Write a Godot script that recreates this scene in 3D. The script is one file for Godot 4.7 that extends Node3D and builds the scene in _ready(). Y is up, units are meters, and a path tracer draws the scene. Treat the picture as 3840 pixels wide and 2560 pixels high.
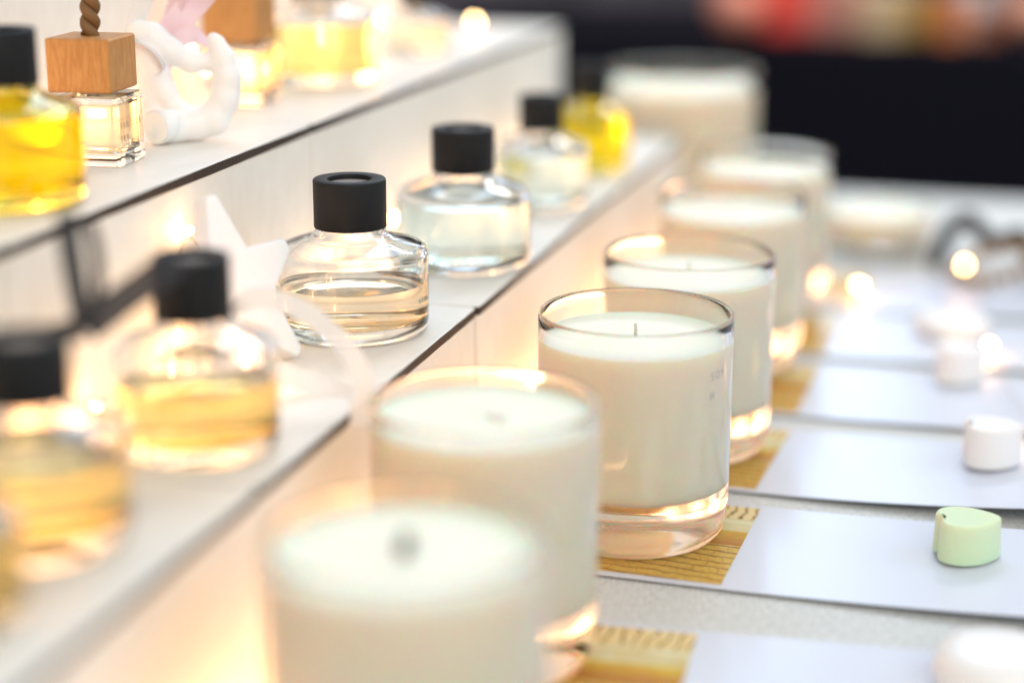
extends Node3D
# A market-stall display of scented bottles on stepped white boards, glass candles on paper cards, small warm string lights.

const H1 := 0.083    # height of the lower step
const H2 := 0.154    # height of the upper step
const H3 := 0.245    # height of the top step
const X1 := -0.08    # face of the lower step
const X2 := -0.172   # face of the upper step
const X3 := -0.272   # face of the top step

var used := {}
var mat := {}
var font: SystemFont

# ---------------------------------------------------------------- mesh building
class Mesher:
	var v := PackedVector3Array()
	var n := PackedVector3Array()
	var u := PackedVector2Array()
	var ix := PackedInt32Array()
	func vert(p: Vector3, nn: Vector3, uv := Vector2.ZERO) -> int:
		v.append(p); n.append(nn); u.append(uv)
		return v.size() - 1
	func tri(a: int, b: int, c: int) -> void:
		var f := (v[b] - v[a]).cross(v[c] - v[a])
		if f.length_squared() < 1e-22:
			return
		if f.dot(n[a] + n[b] + n[c]) > 0.0:
			ix.append_array([a, c, b])
		else:
			ix.append_array([a, b, c])
	func quad(a: int, b: int, c: int, d: int) -> void:
		tri(a, b, c); tri(a, c, d)
	func flat_quad(a: Vector3, b: Vector3, c: Vector3, d: Vector3, out: Vector3) -> void:
		var nn := (b - a).cross(c - a).normalized()
		if nn.dot(out) < 0.0: nn = -nn
		quad(vert(a, nn), vert(b, nn, Vector2(1, 0)), vert(c, nn, Vector2(1, 1)), vert(d, nn, Vector2(0, 1)))
	func arrays() -> Array:
		var a := []
		a.resize(Mesh.ARRAY_MAX)
		a[Mesh.ARRAY_VERTEX] = v; a[Mesh.ARRAY_NORMAL] = n; a[Mesh.ARRAY_TEX_UV] = u; a[Mesh.ARRAY_INDEX] = ix
		return a
	func onto(m: ArrayMesh, material: Material) -> void:
		m.add_surface_from_arrays(Mesh.PRIMITIVE_TRIANGLES, arrays())
		m.surface_set_material(m.get_surface_count() - 1, material)

	# turns a profile of (radius, height) about the y axis; side = 1: the normal lies to the right of the way the profile runs
	func lathe(pr: Array, segs: int, side := 1.0, sharp := 50.0) -> void:
		var k := pr.size()
		var sn := []
		for i in k - 1:
			var d: Vector2 = pr[i + 1] - pr[i]
			sn.append(Vector2(d.y, -d.x).normalized() * side)
		for i in k - 1:
			var na: Vector2 = sn[i]
			var nb: Vector2 = sn[i]
			if i > 0 and rad_to_deg(absf(sn[i].angle_to(sn[i - 1]))) < sharp: na = (sn[i] + sn[i - 1]).normalized()
			if i < k - 2 and rad_to_deg(absf(sn[i].angle_to(sn[i + 1]))) < sharp: nb = (sn[i] + sn[i + 1]).normalized()
			if pr[i].x == 0.0: na = Vector2(0, signf(na.y))
			if pr[i + 1].x == 0.0: nb = Vector2(0, signf(nb.y))
			var rows := [[], []]
			for j in segs + 1:
				var t := TAU * j / segs
				var s := Vector3(sin(t), 0, cos(t))
				rows[0].append(vert(s * pr[i].x + Vector3.UP * pr[i].y, s * na.x + Vector3.UP * na.y, Vector2(float(j) / segs, float(i) / k)))
				rows[1].append(vert(s * pr[i + 1].x + Vector3.UP * pr[i + 1].y, s * nb.x + Vector3.UP * nb.y, Vector2(float(j) / segs, float(i + 1) / k)))
			for j in segs:
				quad(rows[0][j], rows[0][j + 1], rows[1][j + 1], rows[1][j])

	# box with chamfered edges
	func box(lo: Vector3, hi: Vector3, b := 0.0005) -> void:
		var c := (lo + hi) / 2.0
		var e := (hi - lo) / 2.0
		for axis in 3:
			for s in [-1.0, 1.0]:
				var p := []
				for q in [[-1, -1], [1, -1], [1, 1], [-1, 1]]:
					var w := Vector3.ZERO
					w[axis] = s * e[axis]
					w[(axis + 1) % 3] = q[0] * (e[(axis + 1) % 3] - b)
					w[(axis + 2) % 3] = q[1] * (e[(axis + 2) % 3] - b)
					p.append(c + w)
				var o := Vector3.ZERO
				o[axis] = s
				flat_quad(p[0], p[1], p[2], p[3], o)
		if b <= 0.0:
			return
		for axis in 3:
			for s in [-1.0, 1.0]:
				for t in [-1.0, 1.0]:
					var p := []
					for q in [[-1, 0], [1, 0], [1, 1], [-1, 1]]:
						var w := Vector3.ZERO
						w[axis] = q[0] * (e[axis] - b)
						w[(axis + 1) % 3] = s * (e[(axis + 1) % 3] - (b if q[1] == 1 else 0.0))
						w[(axis + 2) % 3] = t * (e[(axis + 2) % 3] - (0.0 if q[1] == 1 else b))
						p.append(c + w)
					var o := Vector3.ZERO
					o[(axis + 1) % 3] = s
					o[(axis + 2) % 3] = t
					flat_quad(p[0], p[1], p[2], p[3], o)
		for s in [-1.0, 1.0]:
			for t in [-1.0, 1.0]:
				for r in [-1.0, 1.0]:
					var g := Vector3(s, t, r)
					var nn := g.normalized()
					tri(vert(c + g * Vector3(e.x, e.y - b, e.z - b), nn), vert(c + g * Vector3(e.x - b, e.y, e.z - b), nn), vert(c + g * Vector3(e.x - b, e.y - b, e.z), nn))

	# extrudes an outline (x, z) through rings of (inset, height), bottom first
	func prism(poly: PackedVector2Array, rings: Array, caps := true, walls := true, soft := true) -> void:
		var k := poly.size()
		var out := PackedVector2Array()
		var area := 0.0
		for i in k: area += poly[i].cross(poly[(i + 1) % k])
		for i in k:
			var a := (poly[i] - poly[(i + k - 1) % k]).normalized()
			var b := (poly[(i + 1) % k] - poly[i]).normalized()
			var o := (Vector2(a.y, -a.x) + Vector2(b.y, -b.x)).normalized()
			out.append(o * signf(area))
		if walls:
			for r in rings.size() - 1:
				var ra: Vector2 = rings[r]
				var rb: Vector2 = rings[r + 1]
				var slope := Vector2(rb.y - ra.y, rb.x - ra.x).normalized()   # (outward, upward)
				for i in k:
					var j := (i + 1) % k
					var oi := out[i] if soft else ((out[i] + out[j]).normalized())
					var oj := out[j] if soft else oi
					var ni := Vector3(oi.x * slope.x, slope.y, oi.y * slope.x)
					var nj := Vector3(oj.x * slope.x, slope.y, oj.y * slope.x)
					var p := [poly[i] - out[i] * ra.x, poly[j] - out[j] * ra.x, poly[j] - out[j] * rb.x, poly[i] - out[i] * rb.x]
					quad(vert(Vector3(p[0].x, ra.y, p[0].y), ni), vert(Vector3(p[1].x, ra.y, p[1].y), nj), vert(Vector3(p[2].x, rb.y, p[2].y), nj), vert(Vector3(p[3].x, rb.y, p[3].y), ni))
		if caps:
			var t := Geometry2D.triangulate_polygon(poly)
			for e in [[rings[0], -1.0], [rings[-1], 1.0]]:
				var at := v.size()
				for i in k:
					var p: Vector2 = poly[i] - out[i] * e[0].x
					vert(Vector3(p.x, e[0].y, p.y), Vector3(0, e[1], 0), p * 10.0)
				for i in range(0, t.size(), 3):
					tri(at + t[i], at + t[i + 1], at + t[i + 2])

	# tube along points, one radius for each
	func tube(pts: Array, radii: Array, segs := 8, squash := 1.0) -> void:
		var up := Vector3(0.13, 0.97, 0.21).normalized()
		var rows := []
		for i in pts.size():
			var d: Vector3 = (pts[mini(i + 1, pts.size() - 1)] - pts[maxi(i - 1, 0)]).normalized()
			var s := d.cross(up).normalized()
			var w := s.cross(d).normalized()
			up = w
			var row := []
			var r: float = radii[mini(i, radii.size() - 1)]
			for j in segs + 1:
				var t := TAU * j / segs
				var nn := s * cos(t) + w * sin(t) * squash
				row.append(vert(pts[i] + nn * r, nn.normalized(), Vector2(float(j) / segs, i)))
			rows.append(row)
		for i in pts.size() - 1:
			for j in segs:
				quad(rows[i][j], rows[i][j + 1], rows[i + 1][j + 1], rows[i + 1][j])
		for e in [0, pts.size() - 1]:
			var d: Vector3 = (pts[0] - pts[1]).normalized() if e == 0 else (pts[-1] - pts[-2]).normalized()
			var c := vert(pts[e], d)
			var ring := []
			for j in segs + 1: ring.append(vert(v[rows[e][j]], d))
			for j in segs: tri(c, ring[j], ring[j + 1])

	# flat band with thickness: centre points and the direction of its width at each
	func band(pts: Array, across: Array, width: float, thick := 0.0003) -> void:
		var rows := []
		for i in pts.size():
			var d: Vector3 = (pts[mini(i + 1, pts.size() - 1)] - pts[maxi(i - 1, 0)]).normalized()
			var w: Vector3 = across[mini(i, across.size() - 1)]
			w = (w - d * w.dot(d)).normalized() * width / 2.0
			var nn := w.cross(d).normalized()
			var t := nn * thick / 2.0
			var fu := float(i) / (pts.size() - 1)
			rows.append([vert(pts[i] - w + t, nn, Vector2(0, fu)), vert(pts[i] + w + t, nn, Vector2(1, fu)), vert(pts[i] - w - t, -nn, Vector2(0, fu)), vert(pts[i] + w - t, -nn, Vector2(1, fu)),
				vert(pts[i] - w + t, -w.normalized()), vert(pts[i] - w - t, -w.normalized()), vert(pts[i] + w + t, w.normalized()), vert(pts[i] + w - t, w.normalized())])
		for i in pts.size() - 1:
			for e in [[0, 1], [2, 3], [4, 5], [6, 7]]:
				quad(rows[i][e[0]], rows[i][e[1]], rows[i + 1][e[1]], rows[i + 1][e[0]])

	# soft union of tapered capsules, meshed as surface nets; bones: [a, b, ra, rb]
	func blob(bones: Array, cell: float, k: float) -> void:
		var lo := Vector3.INF
		var hi := -Vector3.INF
		for b in bones:
			var r: float = maxf(b[2], b[3]) + cell * 2.0
			lo = lo.min(b[0] - Vector3.ONE * r).min(b[1] - Vector3.ONE * r)
			hi = hi.max(b[0] + Vector3.ONE * r).max(b[1] + Vector3.ONE * r)
		var g := Vector3i(((hi - lo) / cell).ceil()) + Vector3i.ONE
		var f := PackedFloat32Array()
		f.resize(g.x * g.y * g.z)
		f.fill(1.0)
		for b in bones:
			var r: float = maxf(b[2], b[3]) + cell * 3.0 + k
			var i0 := Vector3i(((b[0].min(b[1]) - Vector3.ONE * r - lo) / cell).floor()).max(Vector3i.ZERO)
			var i1 := Vector3i(((b[0].max(b[1]) + Vector3.ONE * r - lo) / cell).ceil()).min(g - Vector3i.ONE)
			var ab: Vector3 = b[1] - b[0]
			var l2 := ab.length_squared()
			for z in range(i0.z, i1.z + 1):
				for y in range(i0.y, i1.y + 1):
					for x in range(i0.x, i1.x + 1):
						var p: Vector3 = lo + Vector3(x, y, z) * cell - b[0]
						var t := clampf(p.dot(ab) / l2, 0.0, 1.0)
						var d: float = (p - ab * t).length() - lerpf(b[2], b[3], t)
						var at := x + g.x * (y + g.y * z)
						var o := f[at]
						var h := maxf(k - absf(o - d), 0.0) / k
						f[at] = minf(o, d) - h * h * k * 0.25
		var id := PackedInt32Array()
		id.resize(f.size())
		id.fill(-1)
		var step := [1, g.x, g.x * g.y]
		for z in g.z - 1:
			for y in g.y - 1:
				for x in g.x - 1:
					var at := x + g.x * (y + g.y * z)
					var sum := Vector3.ZERO
					var cnt := 0
					for e in [[0, 1], [2, 3], [4, 5], [6, 7], [0, 2], [1, 3], [4, 6], [5, 7], [0, 4], [1, 5], [2, 6], [3, 7]]:
						var pa := Vector3(e[0] & 1, (e[0] >> 1) & 1, e[0] >> 2)
						var pb := Vector3(e[1] & 1, (e[1] >> 1) & 1, e[1] >> 2)
						var fa := f[at + int(pa.x) + g.x * int(pa.y) + step[2] * int(pa.z)]
						var fb := f[at + int(pb.x) + g.x * int(pb.y) + step[2] * int(pb.z)]
						if (fa < 0.0) != (fb < 0.0):
							sum += pa.lerp(pb, fa / (fa - fb))
							cnt += 1
					if cnt:
						var gr := Vector3(f[at + 1] - f[at], f[at + step[1]] - f[at], f[at + step[2]] - f[at])
						gr += Vector3(f[at + step[1] + step[2] + 1] - f[at + step[1] + step[2]], f[at + 1 + step[1] + step[2]] - f[at + 1 + step[2]], f[at + 1 + step[1] + step[2]] - f[at + 1 + step[1]])
						id[at] = vert(lo + (Vector3(x, y, z) + sum / cnt) * cell, gr.normalized())
		for z in range(1, g.z - 1):
			for y in range(1, g.y - 1):
				for x in range(1, g.x - 1):
					var at := x + g.x * (y + g.y * z)
					for ax in 3:
						if (f[at] < 0.0) != (f[at + step[ax]] < 0.0):
							var p: int = step[(ax + 1) % 3]
							var q: int = step[(ax + 2) % 3]
							var c := [id[at], id[at - p], id[at - p - q], id[at - q]]
							if c.min() >= 0: quad(c[0], c[1], c[2], c[3])


# ---------------------------------------------------------------- naming
func numbered(called: String) -> String:
	var k: int = used.get(called, 0)
	used[called] = k + 1
	return called if k == 0 else "%s_%03d" % [called, k]

func tag(o: Node, label: String, category: String, group := "") -> void:
	o.set_meta("label", label)
	o.set_meta("category", category)
	if group: o.set_meta("group", group)

func thing(called: String, label: String, category: String, at := Vector3.ZERO, turn := 0.0, group := "") -> Node3D:
	var o := Node3D.new()
	o.name = numbered(called)
	add_child(o)
	o.position = at
	o.rotation.y = turn
	tag(o, label, category, group)
	return o

func part(called: String, st: Mesher, material: Material, parent: Node = self) -> MeshInstance3D:
	var m := ArrayMesh.new()
	st.onto(m, material)
	return mesh_part(called, m, parent)

func mesh_part(called: String, m: Mesh, parent: Node = self) -> MeshInstance3D:
	var o := MeshInstance3D.new()
	o.mesh = m
	o.name = numbered(called) if parent == self else called
	o.cast_shadow = GeometryInstance3D.SHADOW_CASTING_SETTING_ON
	parent.add_child(o, true)
	return o

func structure(called: String, st: Mesher, material: Material) -> MeshInstance3D:
	var o := part(called, st, material)
	o.set_meta("kind", "structure")
	return o

# ---------------------------------------------------------------- materials
func lin(r: float, g: float, b: float, a := 1.0) -> Color:
	var c := Color(r, g, b).linear_to_srgb()
	c.a = a
	return c

func solid(c: Color, rough := 0.6, spec := 0.5) -> StandardMaterial3D:
	var m := StandardMaterial3D.new()
	m.albedo_color = c
	m.roughness = rough
	m.metallic_specular = spec
	m.cull_mode = BaseMaterial3D.CULL_DISABLED
	return m

func clear(c: Color, refraction: float) -> StandardMaterial3D:
	var m := solid(c, 0.0)
	m.albedo_color.a = 0.0
	m.refraction_enabled = true
	m.refraction_scale = refraction
	return m

func noise_tex(size: int, freq: float, octaves: int, a: Color, b: Color, stretch := Vector2.ONE, sd := 1) -> ImageTexture:
	var ns := FastNoiseLite.new()
	ns.seed = sd
	ns.frequency = freq
	ns.fractal_octaves = octaves
	ns.noise_type = FastNoiseLite.TYPE_SIMPLEX_SMOOTH
	var im := Image.create(size, size, false, Image.FORMAT_RGB8)
	for y in size:
		for x in size:
			# blend four shifted lookups so that the tile repeats without a seam
			var fx := float(x) / size
			var fy := float(y) / size
			var p := Vector2(x, y) * stretch
			var w := Vector2(size, size) * stretch
			var q := lerpf(lerpf(ns.get_noise_2d(p.x, p.y), ns.get_noise_2d(p.x - w.x, p.y), fx), lerpf(ns.get_noise_2d(p.x, p.y - w.y), ns.get_noise_2d(p.x - w.x, p.y - w.y), fx), fy)
			im.set_pixel(x, y, a.lerp(b, clampf(q * 1.1 + 0.5, 0.0, 1.0)))
	return ImageTexture.create_from_image(im)

func weave_tex(size: int, threads: int) -> ImageTexture:
	var rng := RandomNumberGenerator.new()
	rng.seed = 5
	var wob := []
	for i in threads * 2: wob.append(rng.randf_range(0.75, 1.0))
	var im := Image.create(size, size, false, Image.FORMAT_RGB8)
	for y in size:
		for x in size:
			var a := float(x) / size * threads
			var b := float(y) / size * threads
			var over := (int(a) + int(b)) % 2 == 0
			var h: float = (sin(fmod(a, 1.0) * PI) * wob[int(a)]) if over else (sin(fmod(b, 1.0) * PI) * wob[threads + int(b)])
			h *= 0.6 + 0.4 * (sin(fmod(b, 1.0) * PI) if over else sin(fmod(a, 1.0) * PI))
			im.set_pixel(x, y, Color(h, h, h))
	return ImageTexture.create_from_image(im)

# photograph of a wicker basket, as printed on the cards
func wicker_print(seed_at: int, warm: float) -> ImageTexture:
	var ns := FastNoiseLite.new()
	ns.seed = seed_at
	ns.frequency = 0.02
	var w := 320
	var im := Image.create(w, w, false, Image.FORMAT_RGB8)
	for y in w:
		for x in w:
			var n0 := ns.get_noise_2d(x, y)
			var n1 := ns.get_noise_2d(x * 4.0, y * 4.0 + 300.0)
			var c := Color(0.86, 0.72, 0.36)
			var fy := float(y) / w
			if fy < 0.17:                                    # upright stakes of the rim
				var s := fposmod(x / 17.0 + n0 * 0.5 + fy * 1.5, 1.0)
				c = Color(0.90, 0.82, 0.62).lerp(Color(0.50, 0.36, 0.20), smoothstep(0.72, 0.86, s) * (1.0 - smoothstep(0.94, 1.0, s)))
			elif fy < 0.34:                                  # pale handle
				c = Color(0.86, 0.84, 0.70).lerp(Color(0.72, 0.60, 0.30), smoothstep(0.0, 0.03, absf(fy - 0.21) - 0.005) * 0.25 + 0.2 * n0)
			elif fy < 0.52:                                  # golden shade of the inside
				c = Color(0.80, 0.65, 0.22).lerp(Color(0.66, 0.38, 0.16), smoothstep(0.36, 0.52, fy) * 0.8 + n0 * 0.4)
			else:                                            # woven rows
				var row := fy * 15.0 + n0 * 0.22 + sin(x * 0.012) * 0.4
				var s := fmod(row, 1.0)
				var knot := fposmod(x / 34.0 + 0.5 * (int(row) % 2) + n0 * 0.3, 1.0)
				c = Color(0.87, 0.77, 0.44).lerp(Color(0.76, 0.58, 0.22), n1 * 0.5 + 0.5)
				c = c.lerp(Color(0.42, 0.24, 0.14), (1.0 - smoothstep(0.0, 0.16, minf(s, 1.0 - s))) * 0.75)
				c = c.lerp(Color(0.45, 0.27, 0.14), (1.0 - smoothstep(0.0, 0.05, knot)) * 0.6)
			c = c.lerp(Color(0.82, 0.56, 0.18), warm * (0.5 + n0))
			im.set_pixel(x, y, c)
	return ImageTexture.create_from_image(im)

func wood_tex() -> ImageTexture:
	var ns := FastNoiseLite.new()
	ns.seed = 8
	ns.frequency = 0.012
	var im := Image.create(256, 256, false, Image.FORMAT_RGB8)
	for y in 256:
		for x in 256:
			var q := ns.get_noise_2d(x * 2.2, y * 0.22) * 2.2 + ns.get_noise_2d(x * 12.0, y * 0.7 + 90.0) * 0.5
			im.set_pixel(x, y, Color(0.78, 0.56, 0.32).lerp(Color(0.71, 0.48, 0.25), clampf(0.5 + 0.5 * sin(q * 5.0), 0, 1)))
	return ImageTexture.create_from_image(im)

func tri_map(m: StandardMaterial3D, t: Texture2D, scale: Vector3) -> void:
	m.albedo_texture = t
	m.uv1_triplanar = true
	m.uv1_scale = scale

func relief(m: StandardMaterial3D, t: Texture2D, scale: Vector3, cm: float) -> void:
	m.heightmap_enabled = true
	m.heightmap_texture = t
	m.heightmap_scale = cm
	m.uv1_triplanar = true
	m.uv1_scale = scale

func make_materials() -> void:
	font = SystemFont.new()
	font.font_names = PackedStringArray(["Droid Sans"])
	var grain := noise_tex(256, 0.035, 4, Color(0.15, 0.15, 0.15), Color(0.95, 0.95, 0.95), Vector2(1.0, 0.16), 3)
	mat.paint = solid(lin(0.84, 0.82, 0.78), 0.5)                       # white paint on plywood
	var speckle := noise_tex(256, 0.045, 5, Color(0.972, 0.970, 0.965), Color(1, 1, 1), Vector2(1.0, 0.5), 31)
	tri_map(mat.paint, speckle, Vector3(9, 9, 9))
	relief(mat.paint, grain, Vector3(9, 9, 9), 0.022)
	mat.paint_top = solid(lin(0.84, 0.82, 0.78), 0.4)
	tri_map(mat.paint_top, speckle, Vector3(7, 7, 7))
	relief(mat.paint_top, noise_tex(256, 0.03, 3, Color(0.2, 0.2, 0.2), Color(0.9, 0.9, 0.9), Vector2.ONE, 12), Vector3(7, 7, 7), 0.012)
	mat.burnt = solid(lin(0.030, 0.016, 0.012), 0.7)                    # laser-cut edge of the boards
	relief(mat.burnt, grain, Vector3(60, 60, 60), 0.02)
	mat.glass = clear(Color.WHITE, 0.05)
	mat.black = solid(lin(0.010, 0.010, 0.012), 0.55, 0.35)
	relief(mat.black, noise_tex(128, 0.2, 2, Color(0.3, 0.3, 0.3), Color(0.7, 0.7, 0.7), Vector2.ONE, 4), Vector3(60, 60, 60), 0.002)
	mat.insert = solid(lin(0.30, 0.27, 0.26), 0.3)
	for c in [["pale", Color(1.0, 0.92, 0.79)], ["amber", Color(1.0, 0.90, 0.06)], ["water", Color(0.94, 0.97, 0.93)], ["honey", Color(1.0, 0.89, 0.58)], ["peach", Color(1.0, 0.87, 0.68)]]:
		mat[c[0] + "_wall"] = clear(c[1], 0.0095)
		mat[c[0] + "_top"] = clear(Color(1, 1, 1).lerp(c[1], 0.4), 0.037)
	mat.yellow_glass = clear(Color(1.0, 0.95, 0.45), 0.05)
	mat.wax = solid(lin(0.92, 0.89, 0.74), 0.42)
	mat.wax.subsurf_scatter_enabled = true
	mat.wax.subsurf_scatter_strength = 1.0
	mat.plaster = solid(lin(0.92, 0.89, 0.88), 0.45)
	mat.plaster.subsurf_scatter_enabled = true
	mat.plaster.subsurf_scatter_strength = 0.3
	mat.soap = solid(lin(0.84, 0.83, 0.84), 0.35)
	mat.soap.subsurf_scatter_enabled = true
	mat.soap.subsurf_scatter_strength = 0.15
	mat.green_wax = solid(lin(0.60, 0.76, 0.52), 0.3)
	mat.green_wax.subsurf_scatter_enabled = true
	mat.green_wax.subsurf_scatter_strength = 0.5
	mat.wick = solid(lin(0.55, 0.52, 0.45), 0.9)
	mat.burnt_wick = solid(lin(0.03, 0.025, 0.025), 0.9)
	mat.card = solid(lin(0.66, 0.70, 0.82), 0.18)
	mat.edge_print = solid(lin(0.2, 0.2, 0.2), 0.8)
	for i in 3:
		var m := solid(Color.WHITE, 0.2)
		m.albedo_texture = wicker_print(11 + i * 7, [0.0, 0.15, 0.25][i])
		mat["print%d" % i] = m
	mat.cloth = solid(lin(0.70, 0.72, 0.72), 0.9)
	tri_map(mat.cloth, noise_tex(256, 0.05, 4, Color(0.86, 0.86, 0.86), Color(1, 1, 1), Vector2(1, 0.3), 21), Vector3(14, 14, 14))
	relief(mat.cloth, weave_tex(256, 16), Vector3(44, 44, 44), 0.0025)
	mat.wood = solid(Color.WHITE, 0.5)
	tri_map(mat.wood, wood_tex(), Vector3(28, 28, 28))
	mat.cord = solid(lin(0.20, 0.10, 0.035), 0.7)
	mat.ribbon_white = solid(lin(0.80, 0.79, 0.80), 0.45)
	mat.ribbon_white.backlight_enabled = true
	mat.ribbon_white.backlight = Color(0.5, 0.5, 0.5)
	mat.ribbon_sheer = solid(lin(0.90, 0.89, 0.90, 0.75), 0.5)
	mat.ribbon_sheer.backlight_enabled = true
	mat.ribbon_sheer.backlight = Color(0.75, 0.75, 0.75)
	mat.ribbon_sheer.transparency = BaseMaterial3D.TRANSPARENCY_ALPHA
	mat.ribbon_pink = solid(lin(0.90, 0.66, 0.70), 0.4)
	mat.ribbon_pink.backlight_enabled = true
	mat.ribbon_pink.backlight = Color(0.5, 0.4, 0.42)
	mat.ribbon_black = solid(lin(0.018, 0.018, 0.024), 0.5)
	mat.organza = solid(lin(0.02, 0.02, 0.028, 0.78), 0.6)
	mat.organza.transparency = BaseMaterial3D.TRANSPARENCY_ALPHA
	mat.gold = solid(lin(0.26, 0.15, 0.045), 0.35)
	mat.gold.metallic = 0.4
	mat.wire = solid(lin(0.55, 0.40, 0.22), 0.3)
	mat.wire.metallic = 1.0
	mat.bulb = solid(Color.WHITE, 0.2)
	mat.bulb.emission_enabled = true
	mat.bulb.emission = Color(1.0, 0.83, 0.56)
	mat.bulb.emission_energy_multiplier = 35.0
	mat.letter = solid(lin(0.10, 0.085, 0.07), 0.6)
	mat.faint_letter = solid(lin(0.36, 0.37, 0.40), 0.6)
	mat.black_cloth = solid(lin(0.006, 0.006, 0.010), 0.95, 0.1)
	mat.dark_floor = solid(lin(0.45, 0.43, 0.42), 0.7)
	mat.dark_curtain = solid(lin(0.11, 0.10, 0.13), 0.9)

# ---------------------------------------------------------------- parts of the scene
func lamp(at: Vector3, parent: Node, energy: float) -> void:
	var l := OmniLight3D.new()
	l.name = "glow"
	parent.add_child(l, true)
	l.position = at
	l.light_color = Color(1.0, 0.70, 0.47)
	l.light_energy = energy
	l.light_size = 0.002
	l.omni_range = 4.0
	l.omni_attenuation = 2.0
	l.shadow_enabled = true

var bulb_mesh: ArrayMesh

func string_lights(label: String, bulbs: Array, energy: float, strong := []) -> void:
	var t := thing("string_light", label, "string lights", bulbs[0], 0.0, "warm string lights")
	var o: Vector3 = bulbs[0]
	if bulb_mesh == null:
		var s := Mesher.new()
		s.lathe([Vector2(0, -0.0022), Vector2(0.0009, -0.002), Vector2(0.0016, -0.001), Vector2(0.0017, 0.0004), Vector2(0.0013, 0.0018), Vector2(0.0006, 0.0026), Vector2(0, 0.0028)], 12, 1.0, 80.0)
		bulb_mesh = ArrayMesh.new()
		s.onto(bulb_mesh, mat.bulb)
	var c := Curve3D.new()
	for i in bulbs.size():
		var b: Vector3 = bulbs[i] - o
		var d: Vector3 = (bulbs[mini(i + 1, bulbs.size() - 1)] - bulbs[maxi(i - 1, 0)]) * 0.22
		c.add_point(b - Vector3(0, 0.0026, 0), -d, d)
		var m := mesh_part("bulb", bulb_mesh, t)
		m.position = b
		m.rotation = Vector3(0.5 * sin(i * 2.3), i * 1.7, 1.1 * cos(i * 1.3))
		var gain := 1.0
		for s in strong:
			if absf(bulbs[i].z - s[0]) < s[1]: gain = s[2]
		lamp(b, t, energy * gain)
	c.bake_interval = 0.006
	var w := Mesher.new()
	w.tube(Array(c.get_baked_points()), [0.00022], 5)
	part("wire", w, mat.wire, t)

func letters(text: String, parent: Node, size: float, material: Material, place: Callable) -> void:
	for i in text.length():
		var tm := TextMesh.new()
		tm.text = text[i]
		tm.font = font
		tm.font_size = 32
		tm.pixel_size = size / 32.0
		tm.depth = 0.00004
		tm.material = material
		var o := mesh_part("letter", tm, parent)
		o.transform = place.call(i)

# squat round bottle; sx scales its width, sy its height
func bottle(label: String, at: Vector3, sx: float, sy: float, liquid: String, level: float, glass := "glass", group := "round bottles on the steps", capx := 1.0) -> Node3D:
	var t := thing("perfume_bottle", label, "bottle", at, 0.0, group)
	var sc := Vector2(sx, sy)
	var outer := [Vector2(0, 0.0016), Vector2(0.0200, 0.0014), Vector2(0.0255, 0.0002), Vector2(0.0280, 0.0), Vector2(0.0302, 0.0008), Vector2(0.0316, 0.0028), Vector2(0.0321, 0.0058), Vector2(0.0322, 0.012), Vector2(0.0322, 0.0326), Vector2(0.0319, 0.0345), Vector2(0.0311, 0.0359), Vector2(0.0296, 0.0369), Vector2(0.0215, 0.0396), Vector2(0.0180, 0.0407), Vector2(0.0160, 0.0416), Vector2(0.0151, 0.0424), Vector2(0.0146, 0.0436), Vector2(0.0144, 0.0452), Vector2(0.0140, 0.0462), Vector2(0.0128, 0.0462), Vector2(0.0122, 0.0452)]
	var inner := [Vector2(0.0122, 0.0452), Vector2(0.0122, 0.0420), Vector2(0.0138, 0.0402), Vector2(0.0180, 0.0385), Vector2(0.0272, 0.0354), Vector2(0.0292, 0.0340), Vector2(0.0299, 0.0318)]
	var low := [Vector2(0.0300, 0.0120), Vector2(0.0296, 0.0088), Vector2(0.0282, 0.0068), Vector2(0.0255, 0.0060), Vector2(0.0120, 0.0064), Vector2(0, 0.0067)]
	var lv := Vector2(0.02995 if level < 0.0318 else 0.0292, level)
	var scaled := func(a: Array) -> Array: return a.map(func(p): return p * sc)
	var g := Mesher.new()
	g.lathe(scaled.call(outer + (inner.slice(1) if level < 0.0318 else inner.slice(1, 5)) + [lv]), 96, 1.0)
	part("glass", g, mat[glass], t)
	# the wet wall (glass against liquid) and the level surface of the liquid
	var wall := Mesher.new()
	wall.lathe(scaled.call([lv] + low), 96, 1.0)
	var top := Mesher.new()
	top.lathe(scaled.call([Vector2(0, level), Vector2(0.0275, level), Vector2(lv.x - 0.0006, level + 0.0001), lv]), 64, -1.0)
	var m := ArrayMesh.new()
	wall.onto(m, mat[liquid + "_wall"])
	top.onto(m, mat[liquid + "_top"])
	mesh_part("liquid", m, t)
	var c := Mesher.new()
	var y0 := 0.0445
	c.lathe(scaled.call([Vector2(0.0146, y0 + 0.001), Vector2(0.0146, y0), Vector2(0.0149, y0), Vector2(0.0151, y0 + 0.0003), Vector2(0.0151, 0.0637), Vector2(0.0150, 0.0642), Vector2(0.0146, 0.0646), Vector2(0.0096, 0.0646), Vector2(0.0092, 0.0644), Vector2(0.0091, 0.0640), Vector2(0.0091, 0.0624)]), 96, 1.0)
	var cap := part("cap", c, mat.black, t)
	var d := Mesher.new()
	d.lathe(scaled.call([Vector2(0, 0.0628), Vector2(0.0091, 0.0626)]), 48, -1.0)
	part("cap_insert", d, mat.insert, cap)
	return t

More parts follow.
